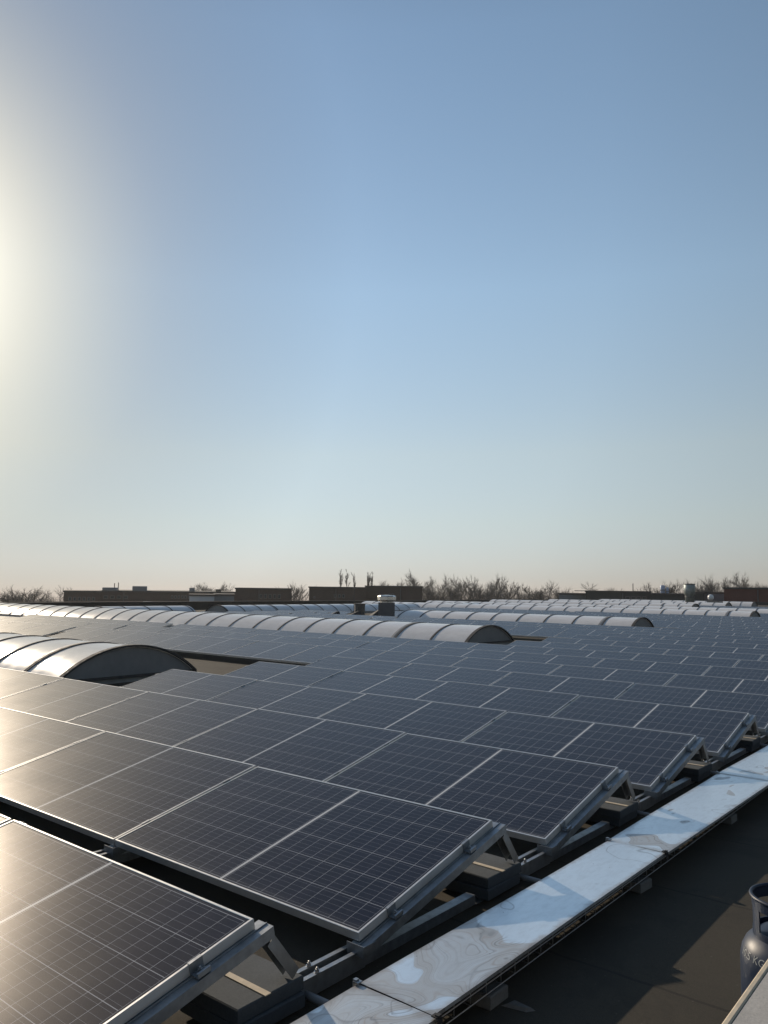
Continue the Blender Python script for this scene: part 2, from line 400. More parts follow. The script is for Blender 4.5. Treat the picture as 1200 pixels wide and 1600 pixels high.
def concrete_material(name, c, bump=0.4):
    t = NT(name); v = t.coord()
    a = t.noise(14, 5, 0.65, v); g = t.noise(150, 3, 0.7, v)
    k = t.mix(a, tuple(x * 0.72 for x in c), tuple(min(1, x * 1.25) for x in c))
    k = t.mix(t.m('MULTIPLY', t.ramp(g, (0.4, 0.0), (0.65, 1.0)), 0.35), k, tuple(x * 0.55 for x in c))
    t.set(color=k, rough=0.9, spec=0.3); t.bump(g, bump, 0.003)
    return t.mat

M = {}
M['cells'] = glass_material()
M['alu'] = simple('anodised_aluminium', (0.70, 0.695, 0.68), 0.42, 0.5, 0.06, 12)
M['galv'] = simple('galvanised_steel', (0.33, 0.35, 0.37), 0.45, 0.8, 0.2, 22)
M['bolt'] = simple('steel_bolt', (0.45, 0.44, 0.43), 0.35, 0.9, 0.1, 30)
M['wire'] = simple('zinc_wire', (0.40, 0.40, 0.41), 0.45, 0.8, 0.15, 30)
M['roof'] = roof_material()
M['lid'] = lid_material()
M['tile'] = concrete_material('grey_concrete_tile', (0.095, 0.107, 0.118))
M['block'] = concrete_material('pale_concrete_block', (0.17, 0.165, 0.155))
M['vault'] = vault_material()
M['vault_end'] = simple('grey_vault_end_sheet', (0.23, 0.23, 0.235), 0.55, 0, 0.12, 3)
M['rib'] = simple('dark_glazing_bar', (0.065, 0.062, 0.062), 0.85, 0.0, 0.2, 6)
M['curb'] = simple('grey_upstand', (0.30, 0.30, 0.30), 0.6, 0, 0.15, 4)
M['black'] = simple('black_rubber', (0.02, 0.02, 0.022), 0.7, 0, 0.2, 10)
t_ = NT('worn_dark_blue_paint'); v_ = t_.coord()
c_b = t_.mix(t_.noise(7, 4, .6, v_), (0.006, 0.014, 0.036), (0.011, 0.023, 0.052))
sc_ = t_.ramp(t_.noise(24, 5, .75, t_.mapping(v_, (1, 1, .5))), (.60, 0.0), (.68, 1.0))
c_b = t_.mix(t_.m('MULTIPLY', sc_, .3), c_b, (0.075, 0.075, 0.078))
c_b = t_.mix(t_.m('MULTIPLY', t_.ramp(t_.noise(16, 5, .7, v_), (.66, 0.0), (.70, 1.0)), .6), c_b, (0.07, 0.032, 0.016))
t_.set(color=c_b, rough=t_.ramp(t_.noise(12, 4, .6, v_), (.3, .38), (.7, .55)), spec=.4)
t_.bump(t_.noise(30, 3, .6, v_), .08, .003); M['bottle'] = t_.mat
M['brass'] = simple('brass', (0.50, 0.36, 0.14), 0.35, 0.9, 0.15, 20)
M['paint_white'] = simple('worn_white_lettering', (0.26, 0.28, 0.29), 0.6, 0, 0.25, 60)
M['coping'] = concrete_material('pale_coping_slab', (0.50, 0.48, 0.45), 0.25)
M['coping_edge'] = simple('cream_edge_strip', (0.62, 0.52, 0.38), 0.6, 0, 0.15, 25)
M['ground'] = simple('distant_ground', (0.06, 0.06, 0.045), 0.95, 0, 0.4, 0.05)
M['parapet'] = simple('dark_roof_edge_felt', (0.045, 0.042, 0.038), 0.85, 0, 0.25, 0.8)

# ------------------------------------------------------------------ the roof and the ground
TILT = 0.21818; PITCH = 1.51806; ZLOW = 0.14
def gz(x, y): return -7.0 - (GUP.x * x + GUP.y * y) / GUP.z      # height of the level ground
g = MB(); g.add([(x, y, gz(x, y)) for x, y in ((-4000, -4000), (4000, -4000), (4000, 4000), (-4000, 4000))], [(0, 1, 2, 3)])
tag(g.build('ground', M['ground']), kind='structure')
rf = MB(); rf.box(-38.6, 7, -7, 106, -9.5, 0.0)
tag(rf.build('flat_roof', M['roof']), kind='structure')
def parapet(label, x0, x1, y0, y1, h):
    t = thing('parapet', label, 'parapet', ((x0 + x1) / 2, (y0 + y1) / 2, 0))
    w, d = (x1 - x0) / 2, (y1 - y0) / 2
    MB().box(-w, w, -d, d, -0.02, h - 0.03).build('parapet_wall', M['parapet'], t)
    MB().box(-w - 0.03, w + 0.03, -d - 0.03, d + 0.03, h - 0.03, h + 0.03).build('edge_trim', M['rib'], t)
parapet('long dark roof edge upstand running behind the skylights on the left', -38.55, -38.2, -6.5, 105.3, 0.46)
parapet('dark roof edge upstand closing the far end of the panelled roof', -38.1, 6.9, 105.4, 105.8, 0.36)

# ------------------------------------------------------------------ solar panels
def panel_frame_mesh():
    mb = MB(); L, W, T, w, c = PLEN, PWID, PTH, 0.010, 0.0012
    def ring(i, z): return [(-L + i, i, z), (-i, i, z), (-i, W - i, z), (-L + i, W - i, z)]
    rings = [ring(0.004, -T), ring(0, -T), ring(0, -c), ring(c, 0), ring(w - c, 0), ring(w, -c), ring(w, -0.006)]
    vs = [q for r_ in rings for q in r_]; fs = []
    for k in range(len(rings) - 1):
        for i in range(4):
            j = (i + 1) % 4; fs.append((4 * k + i, 4 * k + j, 4 * k + 4 + j, 4 * k + 4 + i))
    mb.add(vs, fs); return mb.mesh('frame', M['alu'])
def panel_glass_mesh():
    mb = MB(); w = 0.0098
    mb.add([(-PLEN + w, w, -0.003), (-w, w, -0.003), (-w, PWID - w, -0.003), (-PLEN + w, PWID - w, -0.003)], [(0, 1, 2, 3)])
    mb.uv[0] = [(w, w), (PLEN - w, w), (PLEN - w, PWID - w), (w, PWID - w)]
    mb.add([(-PLEN + w, w, -0.007), (-PLEN + w, PWID - w, -0.007), (-w, PWID - w, -0.007), (-w, w, -0.007)], [(0, 1, 2, 3)], 1)
    return mb.mesh('glass', [M['cells'], M['black']])
fm, gm = panel_frame_mesh(), panel_glass_mesh()

CUT = {3: 4, 4: 4, 5: 4, 9: 4, 10: 4, 11: 4, 12: 4}
def present(i, k):
    x = -1.7 * k
    if k >= 15: return False
    if i in CUT and k >= CUT[i]: return False
    if i in (16, 17, 18) and 4 <= k < 13: return False
    if i in (18, 19, 20, 21, 22) and k >= 13: return False
    if 26 <= i <= 28 and k >= 4: return False
    if 31 <= i <= 33: return False
    if i in (39, 40) and k >= 9: return False
    return True
def panel_pose(i, k):
    rnd = random.Random(i * 131 + k)
    x = -1.7 * k - (0.34 if k >= 10 else 0.0)
    return (x, i * PITCH + rnd.uniform(-.004, .004), ZLOW + rnd.uniform(-.003, .003)), TILT + rnd.uniform(-.004, .004)
cand = []
for i in range(0, 46):
    for k in range(0, 15):
        if not present(i, k): continue
        (x, y, z), t = panel_pose(i, k)
        q = [px((x - a * PLEN, y + b * math.cos(t), z + b * math.sin(t))) for a in (0, 1) for b in (0, 1)]
        if all(p is None for p in q): continue
        ok = [p for p in q if p]
        if len(ok) == 4:
            area = abs((q[3][0] - q[0][0]) * (q[2][1] - q[1][1]) - (q[3][1] - q[0][1]) * (q[2][0] - q[1][0])) / 2
        else: area = 9e5
        vis = max(p[0] for p in ok) > -10 and min(p[0] for p in ok) < 1210 and max(p[1] for p in ok) > 0 and min(p[1] for p in ok) < 1610
        cand.append((area if vis else -1, i, k, vis, sum(p[0] for p in ok) / len(ok)))
cand.sort(reverse=True)
single = cand[:300]
single = [c for c in single if c[3]]
rest = [c for c in cand if c[3]][len(single):]
hidden = [c for c in cand if not c[3] and c[1] < 12 and c[2] < 12]     # just outside the frame: they still reflect and cast shade
GRP = 'framed solar panels in tilted rows on the flat roof'
rowwords = lambda i: ORD[i]
for area, i, k, vis, cx in single:
    loc, t = panel_pose(i, k)
    look = 'sun-glazed' if cx < 130 else ('greyish' if cx < 420 else 'dark blue')
    if k == 0 and i == 0: lab = 'nearest dark solar panel, at the walkway end of the bottom left row'
    elif k == 0: lab = '%s solar panel at the tray end of the %s row from the bottom' % (look, rowwords(i))
    else: lab = '%s solar panel, %s from the tray side in the %s row from the bottom' % (look, ORD[k], rowwords(i))
    p = thing('solar_panel', lab, 'solar panel', loc, (t, 0, 0), GRP)
    for nm, me in (('frame', fm), ('glass', gm)):
        o = bpy.data.objects.new(nm, me); col.objects.link(o); o.parent = p
far = MB()
for area, i, k, vis, cx in rest + hidden:
    loc, t = panel_pose(i, k)
    MT = Matrix.Translation(loc) @ Matrix.Rotation(t, 4, 'X')
    for me, off in ((fm, 2), (gm, 0)):
        b = len(far.v)
        far.v += [tuple(MT @ v.co) for v in me.vertices]
        ul = me.uv_layers[0].data if me.uv_layers else None
        for p in me.polygons:
            if ul and p.material_index == 0: far.uv[len(far.f)] = [tuple(ul[l].uv) for l in p.loop_indices]
            far.f.append(tuple(b + q for q in p.vertices)); far.m.append(off + p.material_index)
tag(far.build('distant_solar_panels', [M['cells'], M['black'], M['alu']]), 'small distant rows of solar panels at the far end of the roof', 'solar panels', kind='stuff')

# ------------------------------------------------------------------ mounting brackets under the panel ends
TM = Matrix.Translation((0, 0, ZLOW)) @ Matrix.Rotation(TILT, 4, 'X')
def bracket_meshes():
    out = []
    # U-shaped base rail with a strap below the ballast
    b = MB()
    for (a0, a1) in ((-0.325, 0.03),):
        b.box(-0.050, 0.010, a0, a1, 0.010, 0.013)
        for x0, x1 in ((-0.050, -0.047), (0.007, 0.010)): b.box(x0, x1, a0, a1, 0.0131, 0.080)
        b.box(-0.058, -0.038, a0, a1, 0.0801, 0.083); b.box(-0.002, 0.018, a0, a1, 0.0801, 0.083)
    b.box(-0.044, 0.004, 0.0301, 0.82, 0.010, 0.052); b.box(-0.050, 0.010, 0.8201, 1.20, 0.010, 0.0135)
    out.append(('base_rail', b, 'galv'))
    t = MB()
    prof = [(-0.030, -0.0365), (0.045, -0.0365), (0.045, -0.075), (0.0425, -0.075), (0.0425, -0.039), (-0.0275, -0.039), (-0.0275, -0.075), (-0.030, -0.075)]
    t.prism(prof, 'y', -0.02, 1.045, M=TM)
    t.box(0.010, 0.013, -0.02, 1.045, -0.0364, -0.0325, M=TM)
    out.append(('tilt_rail', t, 'galv'))
    l = MB()
    a, c = Vector((0.022, 1.022, 0.285)), Vector((0.000, 1.150, 0.132))
    d = (c - a).normalized(); n = Vector((0, -d.z, d.y)).normalized() * 0.020
    for x0, x1, nn in ((0.039, 0.0415, 1.0), (-0.008, -0.0055, 1.0)):
        s = [a + n, a - n, c - n, c + n]
        l.add([(x0 + q.x * .4 - .008, q.y, q.z) for q in s] + [(x1 + q.x * .4 - .008, q.y, q.z) for q in s],
              [(3, 2, 1, 0), (4, 5, 6, 7), (0, 1, 5, 4), (1, 2, 6, 5), (2, 3, 7, 6), (3, 0, 4, 7)])
    w = [a + n, c + n]; m2 = -n.normalized() * 0.0025
    l.add([(-0.0055 + (w[0].x) * .4 - .008, w[0].y, w[0].z), (0.039 + w[0].x * .4 - .008, w[0].y, w[0].z), (0.039 + w[1].x * .4 - .008, w[1].y, w[1].z), (-0.0055 + w[1].x * .4 - .008, w[1].y, w[1].z)] +
          [(-0.0055 + (w[0].x) * .4 - .008, w[0].y + m2.y, w[0].z + m2.z), (0.039 + w[0].x * .4 - .008, w[0].y + m2.y, w[0].z + m2.z), (0.039 + w[1].x * .4 - .008, w[1].y + m2.y, w[1].z + m2.z), (-0.0055 + w[1].x * .4 - .008, w[1].y + m2.y, w[1].z + m2.z)],
          [(0, 1, 2, 3), (7, 6, 5, 4), (0, 3, 7, 4), (1, 5, 6, 2), (0, 4, 5, 1), (3, 2, 6, 7)])
    out.append(('rear_leg', l, 'galv'))
    f = MB()
    f.box(-0.034, 0.052, -0.030, -0.0265, 0.070, 0.112); f.box(-0.034, 0.052, -0.0264, 0.02, 0.0832, 0.0865)
    f.box(0.0495, 0.052, -0.0264, 0.045, 0.0866, 0.112)
    out.append(('front_bracket', f, 'galv'))
    return [(n, b.mesh(n, M[m])) for n, b, m in out]
bm_ = bracket_meshes()
def clamp_mesh():
    m = MB()
    m.box(0.0012, 0.042, -0.025, 0.025, -0.0324, -0.028); m.box(0.0012, 0.005, -0.025, 0.025, -0.0279, 0.0012); m.box(-0.008, 0.005, -0.025, 0.025, 0.0013, 0.0043)
    m.box(0.034, 0.042, -0.025, 0.025, -0.0279, -0.017)
    return m.mesh('clamp', M['galv'])
def bolt_mesh(r=0.008, h=0.010):
    m = MB(); m.lathe([(r * 1.5, 0), (r * 1.5, 0.002)], 14, smooth=False); m.lathe([(r, 0.0021), (r, h), (r * .8, h + 0.001)], 6, smooth=False)
    m.lathe([(r * .5, h + 0.0012), (r * .5, h + 0.007)], 8)
    return m.mesh('bolt', M['bolt'])
cm, bo = clamp_mesh(), bolt_mesh()
def make_bracket():
    r_ = thing('mounting_bracket', '', 'bracket')
    for n, me in bm_:
        o = bpy.data.objects.new(n, me); col.objects.link(o); o.parent = r_
    for yy in (0.20, 0.76):
        c = bpy.data.objects.new('clamp', cm); col.objects.link(c); c.parent = r_
        c.matrix_local = TM @ Matrix.Translation((0, yy, 0))
        b = bpy.data.objects.new('bolt', bo); col.objects.link(b); b.parent = c; b.location = (0.020, 0, -0.0279)
    for xx, yy in ((-0.048, -0.22), (0.008, -0.235)):
        b = bpy.data.objects.new('bolt', bo); col.objects.link(b); b.parent = r_; b.location = (xx, yy, 0.0832)
    return r_
proto = None
for i in range(0, 12):
    for k in range(0, 12):
        if not (present(i, k) or (k > 0 and present(i, k - 1))): continue
        if k > 0 and (i > 5 or k > 5): continue
        if k == 0 and i > 5: continue
        if proto is None: proto = o = make_bracket()
        else: o = copy_tree(proto)
        o.location = (-1.7 * k + (0.0 if k == 0 else 0.0), i * PITCH, 0)
        o['group'] = 'galvanised triangular brackets carrying the panels'
        if k == 0: o['label'] = 'exposed galvanised triangular bracket closing the tray end of the %s panel row from the bottom' % ORD[i]
        else: o['label'] = 'galvanised bracket under the %s panel seam from the tray in the %s row' % (ORD[k - 1], ORD[i])

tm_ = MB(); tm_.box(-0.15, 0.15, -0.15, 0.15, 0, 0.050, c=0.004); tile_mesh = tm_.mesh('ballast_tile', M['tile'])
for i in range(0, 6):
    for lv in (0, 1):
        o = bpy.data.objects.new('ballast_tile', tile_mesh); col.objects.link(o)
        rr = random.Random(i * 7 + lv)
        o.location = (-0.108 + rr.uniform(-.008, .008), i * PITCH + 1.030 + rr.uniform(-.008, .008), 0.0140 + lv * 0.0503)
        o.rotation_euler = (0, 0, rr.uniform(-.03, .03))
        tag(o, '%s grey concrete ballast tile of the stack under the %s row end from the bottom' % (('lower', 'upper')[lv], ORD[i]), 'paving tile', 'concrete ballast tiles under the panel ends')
sp_ = MB(); sp_.box(-0.225, 0.042, -0.013, 0.013, 0, 0.003); sp_mesh = sp_.mesh('pale_strip', M['coping_edge'])
for i in range(0, 6):  # thin pale strip added across each upper ballast tile
    o = bpy.data.objects.new('pale_strip', sp_mesh); col.objects.link(o)
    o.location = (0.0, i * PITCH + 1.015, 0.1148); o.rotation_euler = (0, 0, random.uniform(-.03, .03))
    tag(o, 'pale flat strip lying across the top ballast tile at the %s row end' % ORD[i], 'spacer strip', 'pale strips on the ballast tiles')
for i in range(0, 5):
    y = i * PITCH + 1.20
    m = MB(); m.tube([(-0.06, y + 0.02, 0.030), (0.10, y + 0.03, 0.026), (0.30, y + 0.01, 0.035)], 0.014, 10)
    tag(m.build('cable_conduit', M['curb']), 'short grey conduit from the %s row end towards the metal tray' % ORD[i], 'conduit', 'conduits between panels and tray')

# ------------------------------------------------------------------ cable tray with metal lids
tray = thing('cable_tray', 'long low wire cable tray under stained metal lids beside the panel rows', 'cable tray', (0, 0, 0))
TX0, TX1, TY0, TY1 = 0.262, 0.525, -0.9, 15.6
m = MB()
wr = 0.0022
for z in (0.055, 0.088, 0.121):
    for x in (TX0, TX1): m.tube([(x, TY0, z), (x, TY1, z)], wr, 5)
for x in (0.31, 0.36, 0.41, 0.46): m.tube([(x, TY0, 0.0515), (x, TY1, 0.0515)], wr, 4)
y = TY0
while y < TY1:
    m.tube([(TX0 + .003, y, 0.124), (TX0 + .003, y, 0.0555), (TX1 - .003, y, 0.0555), (TX1 - .003, y, 0.124)], wr, 5)
    y += 0.1
m.build('wire_basket', M['wire'], tray)
for n, (x, z, r_) in enumerate(((0.288, 0.0745, .0165), (0.322, 0.0745, .0165), (0.356, 0.074, .016), (0.390, 0.0745, .0165), (0.424, 0.074, .016), (0.458, 0.0745, .0165), (0.492, 0.074, .016), (0.305, 0.103, .0125), (0.340, 0.103, .0125), (0.408, 0.103, .0125), (0.475, 0.102, .0125), (0.280, 0.109, .012))):
    cb_ = MB(); rr = random.Random(n)
    cb_.tube([(x + rr.uniform(-.003, .003), TY0 + (TY1 - TY0) * q / 40, z) for q in range(41)], r_, 8)
    cb_.build('cable', M['black'], tray)
lids = [(-0.80, 1.245, 0.245, 0.565, 0.235, 0.562), (1.25, 3.28, 0.240, 0.545, 0.250, 0.550), (3.285, 5.33, 0.242, 0.560, 0.215, 0.590),
        (5.335, 7.38, 0.215, 0.590, 0.225, 0.585), (7.385, 9.43, 0.23, 0.57, 0.23, 0.57), (9.435, 11.48, 0.23, 0.57, 0.235, 0.575), (11.485, 13.53, 0.23, 0.57, 0.23, 0.57), (13.535, 15.6, 0.23, 0.57, 0.23, 0.57)]
for n, (y0, y1, a0, b0, a1, b1) in enumerate(lids):
    m = MB(); nx, ny = 6, 24
    rr = random.Random(n)
    ph = rr.uniform(0, 6)
    vs = []; fs = []; uvs = []
    def Z(s, t): return 0.1285 + 0.0012 * math.sin(3.1 * t * 2 + ph) * (1 - abs(2 * s - 1) * .4) + 0.0012 * math.sin(7 * t + 3 * s + ph)
    for layer, dz in ((0, 0.0), (1, -0.0015)):
        for j in range(ny + 1):
            t = j / ny
            for q in range(nx + 1):
                s = q / nx
                x = (a0 + (a1 - a0) * t) * (1 - s) + (b0 + (b1 - b0) * t) * s
                vs.append((x, y0 + (y1 - y0) * t, Z(s, t) + dz)); uvs.append((s, t))
    N = (nx + 1) * (ny + 1)
    for j in range(ny):
        for q in range(nx):
            a = j * (nx + 1) + q; f = (a, a + 1, a + nx + 2, a + nx + 1)
            fs.append(f); fs.append(tuple(N + z for z in f[::-1]))
    for j in range(ny):
        for q in (0, nx):
            a = j * (nx + 1) + q; b = a + nx + 1; fs.append((a, N + a, N + b, b) if q == 0 else (a, b, N + b, N + a))
    for q in range(nx):
        for j in (0, ny):
            a = j * (nx + 1) + q; fs.append((a, a + 1, N + a + 1, N + a) if j == 0 else (a + 1, a, N + a, N + a + 1))
    tops = [f for f in fs if max(f) < N]; bots = [f for f in fs if min(f) >= N]; rims = [f for f in fs if min(f) < N <= max(f)]
    m.add(vs, tops, smooth=True); m.add(vs, bots, smooth=True); m.add(vs, rims)      # own corners, so that the shading stays flat to the edge
    for fi, f in enumerate(m.f): m.uv[fi] = [uvs[w % (2 * N)] for w in f]
    # folded down edges
    for side in (0, 1):
        pts = []
        for j in range(ny + 1):
            t = j / ny; x = (a0 + (a1 - a0) * t) if side == 0 else (b0 + (b1 - b0) * t)
            pts.append((x + (-.0008 if side == 0 else .0008), y0 + (y1 - y0) * t, Z(side, t)))
        b = len(m.v)
        m.v += pts + [(p[0], p[1], p[2] - (0.012 if side else 0.034)) for p in pts]
        for j in range(ny):
            m.uv[len(m.f)] = [(side, 0)] * 4
            m.f.append((b + j, b + j + 1, b + ny + 2 + j, b + ny + 1 + j)); m.m.append(0)
    m.build('lid', M['lid'], tray)
    for side, x in ((0, a1), (1, b1)):
        if n > 3: continue
        s = -1 if side == 0 else 1
        c = MB(); c.box(-0.012, 0.012, -0.014, 0.010, 0.0, 0.004); c.box(min(0, s * .014), max(0, s * .014), -0.010, 0.006, 0.0041, 0.009); c.box(s * .0125 - .002, s * .0125 + .002, -0.012, 0.012, -0.035, -0.0005)
        o = c.build('clip', M['black' if side else 'galv'], tray); o.location = (x, y1, 0.1335)
blk = MB(); blk.box(-0.11, 0.11, -0.06, 0.06, 0, 0.049, c=0.005); blkm = blk.mesh('support_block', M['block'])
for i, (y, w) in enumerate(((0.35, 'hidden lowest'), (1.66, 'nearest'), (3.06, 'second nearest'), (4.55, 'third nearest'), (6.1, 'fourth nearest'))):
    o = bpy.data.objects.new('support_block', blkm); col.objects.link(o)
    o.location = (0.43, y, 0.0005); o.rotation_euler = (0, 0, random.uniform(-.1, .1))
    tag(o, '%s small concrete block propping up the wire cable tray' % (w if i else 'frame-edge'), 'concrete block', 'blocks under the cable tray')
ch = MB(); ch.add([(0, 0, 0), (.09, .02, 0), (.11, .05, 0), (.02, .05, 0), (.02, .012, .010), (.085, .026, .012), (.095, .045, .008), (.03, .045, .012)], [(3, 2, 1, 0), (4, 5, 6, 7), (0, 1, 5, 4), (1, 2, 6, 5), (2, 3, 7, 6), (3, 0, 4, 7)])
o = ch.build('wood_chip', M['block']); o.location = (0.545, 1.66, 0.001); tag(o, 'pale broken wood chip lying on the roof beside the nearest tray block', 'debris')

# ------------------------------------------------------------------ gas bottle and the pale coping at bottom right
BX, BY = 1.452, 1.863
bot = thing('gas_bottle', 'dark blue steel gas bottle with open carrying collar by the pale coping', 'gas bottle', (BX, BY, 0))
prof = [(0.112, 0.0), (0.118, 0.004), (0.118, 0.028), (0.132, 0.032), (0.146, 0.05), (0.150, 0.075), (0.150, 0.335), (0.1495, 0.350), (0.145, 0.373), (0.134, 0.396), (0.115, 0.416), (0.09, 0.432), (0.06, 0.443), (0.03, 0.448), (0.004, 0.449)]
MB().lathe(prof, 48).build('body', M['bottle'], bot)
colr = MB(); CN, RC = 60, 0.112
levels = [0.412, 0.438, 0.462, 0.500, 0.533]
camw = math.atan2(CAM.y - BY, CAM.x - BX)
def solid(a, lv):
    d = (math.degrees(a - camw) + 540) % 360 - 180
    if lv in (0,): return True
    if lv == 3: return not (100 < d < 160)
    for post in (-66, 62, 178):
        if abs((d - post + 540) % 360 - 180) < 13: return True
    return False
for lv in range(4):
    for q in range(CN):
        a0, a1 = 2 * math.pi * q / CN, 2 * math.pi * (q + 1) / CN
        if not solid((a0 + a1) / 2, lv): continue
        vs = []
        for (r_, z) in ((RC, levels[lv]), (RC, levels[lv + 1]), (RC - .004, levels[lv + 1]), (RC - .004, levels[lv])):
            if lv == 3 and z > .52: r_ += .003
            vs += [(r_ * math.cos(a0), r_ * math.sin(a0), z), (r_ * math.cos(a1), r_ * math.sin(a1), z)]
        colr.add(vs, [(0, 1, 3, 2), (4, 5, 7, 6), (2, 3, 5, 4), (0, 6, 7, 1), (0, 2, 4, 6), (1, 7, 5, 3)])
rolled = [(a, ) for a in range(0)]
pts = [((RC + .002) * math.cos(camw + R(d)), (RC + .002) * math.sin(camw + R(d)), 0.533) for d in range(-199, 101, 6)]
colr.tube(pts, 0.006, 8)
colr.build('collar', M['bottle'], bot)
vv = MB(); vv.lathe([(0.020, 0.448), (0.020, 0.465), (0.013, 0.466), (0.013, 0.492), (0.017, 0.493), (0.017, 0.506), (0.010, 0.509)], 16)
vv.tube([(0, 0, 0.480), (0.035, -0.02, 0.480)], 0.010, 10)
vv.build('valve', M['brass'], bot)
# raised lettering on the shoulder
tc = bpy.data.curves.new('lettering', 'FONT'); tc.body = '10.5 KG'; tc.size = 0.030; tc.extrude = 0.0; tc.resolution_u = 3; tc.space_character = 1.05
to = bpy.data.objects.new('lettering_source', tc); col.objects.link(to)
bpy.context.view_layer.update()
tme = to.to_mesh()
lt = MB()
def on_shoulder(s):                              # arc length along the shoulder profile, from its lower edge
    q = prof[6:14]; acc = 0
    for a, b in zip(q[:-1], q[1:]):
        d = math.hypot(b[0] - a[0], b[1] - a[1])
        if s <= acc + d:
            u = (s - acc) / d; nx, nz = (b[1] - a[1]) / d, -(b[0] - a[0]) / d
            return a[0] + (b[0] - a[0]) * u + nx * .0012, a[1] + (b[1] - a[1]) * u + nz * .0012
        acc += d
    return q[-1]
LETW = max(v.co.x for v in tme.vertices)
bvs = []
for v in tme.vertices:
    r_, z = on_shoulder(0.026 + v.co.y)
    a = camw + R(-33) + (v.co.x - LETW) / 0.145
    bvs.append((r_ * math.cos(a), r_ * math.sin(a), z))
lt.add(bvs, [tuple(p.vertices) for p in tme.polygons])
to.to_mesh_clear(); bpy.data.objects.remove(to)
lt.build('lettering', M['paint_white'], bot)

cop = thing('parapet_upstand', 'pale weathered slab topped upstand with a cream edge at the bottom right corner', 'parapet', (1.75, 0.55, 0))
MB().box(-0.18, 0.24, -1.1, 0.86, 0.0, 0.559).build('upstand_wall', M['curb'], cop)
MB().box(-0.199, 0.27, -1.13, 0.89, 0.56, 0.600, c=0.003).build('coping_slab', M['coping'], cop)
MB().box(-0.213, -0.1992, -1.13, 0.89, 0.557, 0.602, c=0.003).build('edge_strip', M['coping_edge'], cop)

# ------------------------------------------------------------------ barrel vault skylights
def vault(label, x0, x1, yc, half=1.15, zb=0.10, zt=0.525, step=1.1, along='x', double=2, base=0.0, ends=True):
    """x1 is the near (right) end; along='y' runs it along Y with x0..x1 read as y"""
    h = zt - zb; rad = (half * half + h * h) / (2 * h); a_max = math.asin(half / rad)
    t = thing('barrel_skylight', label, 'skylight', (0, 0, 0), group='curved rooflights on the flat roof')
    def P(l, a, dr=0.0):
        w, z = (rad + dr) * math.sin(a), zt - rad + (rad + dr) * math.cos(a)
        return (l, yc + w, z + base) if along == 'x' else (yc - w, l, z + base)
    n = 20
    def shell(l0, l1, d0, d1, mat, nm, parent):
        m = MB(); ang = [-a_max + 2 * a_max * i / n for i in range(n + 1)]; N = n + 1
        def row(l, d): return [P(l, a, d) for a in ang]
        m.add(row(l0, d1) + row(l1, d1), [(i, N + i, N + i + 1, i + 1) for i in range(n)], smooth=True)
        m.add(row(l0, d0) + row(l1, d0), [(i, i + 1, N + i + 1, N + i) for i in range(n)], smooth=True)
        m.add(row(l0, d0) + row(l0, d1), [(i, N + i, N + i + 1, i + 1) for i in range(n)])
        m.add(row(l1, d0) + row(l1, d1), [(i, i + 1, N + i + 1, N + i) for i in range(n)])
        for a in (-a_max, a_max): m.add([P(l0, a, d0), P(l1, a, d0), P(l1, a, d1), P(l0, a, d1)], [(0, 1, 2, 3)])
        return m.build(nm, mat, parent)
    near = x1 if along == 'x' else x0
    far_ = x0 if along == 'x' else x1
    lo, hi = min(x0, x1), max(x0, x1)
    shell(lo, hi, -0.012, 0.0, M['vault'], 'glazing', t)
    cb = MB()
    if along == 'x': cb.box(lo + .02, hi - .02, yc - half - .03, yc + half + .03, base - .03, zb + base - 0.02)
    else: cb.box(yc - half - .03, yc + half + .03, lo + .02, hi - .02, base - .03, zb + base - 0.02)
    cb.build('curb', M['curb'], t)
    l = near; k = 0; sgn = -1 if along == 'x' else 1
    while lo - 1e-6 <= l <= hi + 1e-6:
        w = 0.024 if k else 0.045
        o = shell(l - w, l + w, 0.001, 0.016 if k else 0.03, M['rib'], 'glazing_bar', t)
        if k == double: shell(l - .14, l - .06, 0.001, 0.012, M['curb'], 'joint_strip', t)
        l += sgn * step * (1 if k % 5 else 0.97); k += 1
    if ends:
        for l, s in ((near, -sgn), (far_, sgn)):
            m = MB(); ang = [-a_max + 2 * a_max * i / n for i in range(n + 1)]
            ring = [P(l - s * .012, a, -.02) for a in ang]; ring2 = [P(l - s * .03, a, -.02) for a in ang]
            m.add(ring + ring2, [tuple(range(n + 1)), tuple(range(n + 1, 2 * n + 2))[::-1]])
            m.build('end_panel', M['vault_end'], t)
            sl = MB(); q0, q1 = P(l, -a_max), P(l, a_max)
            if along == 'x': sl.box(l - .045 if s > 0 else l - .02, l + .02 if s > 0 else l + .045, yc - half - .035, yc + half + .035, zb + base - .019, zb + base + .022)
            else: sl.box(yc - half - .035, yc + half + .035, l - .03, l + .03, zb + base - .019, zb + base + .022)
            sl.build('end_sill', M['rib'], t)
    return t
vault('nearest barrel skylight with a dark grey end, catching the sun glare at far left', -30, -8.5, 6.02, 1.17, 0.085, 0.53, double=1)
vault('long pale barrel skylight with its rounded grey end in the middle of the roof', -35, -8.5, 16.3, 1.13, 0.13, 0.545, 1.12)
vault('short pale barrel skylight starting beside the square vent box with the metal cap', -18.9, -8.5, 26.5, 1.05, 0.14, 0.54, 1.15, double=1)
vault('barrel skylight whose small round end shows near the right edge', -34, -8.5, 41.4, 1.05, 0.12, 0.55, 1.12, double=1)
vault('unbroken barrel skylight running out of the right edge behind the one with the round end', -34, 6.5, 49.0, 1.05, 0.14, 0.56, 1.12, double=9)
vault('far barrel skylight ending below the grey flue pipe', -35, -17.3, 60, 1.05, 0.14, 0.60, 1.15)
vault('far barrel skylight ending below the shiny ball vent', -35, -18.0, 71, 1.05, 0.16, 0.60, 1.15)
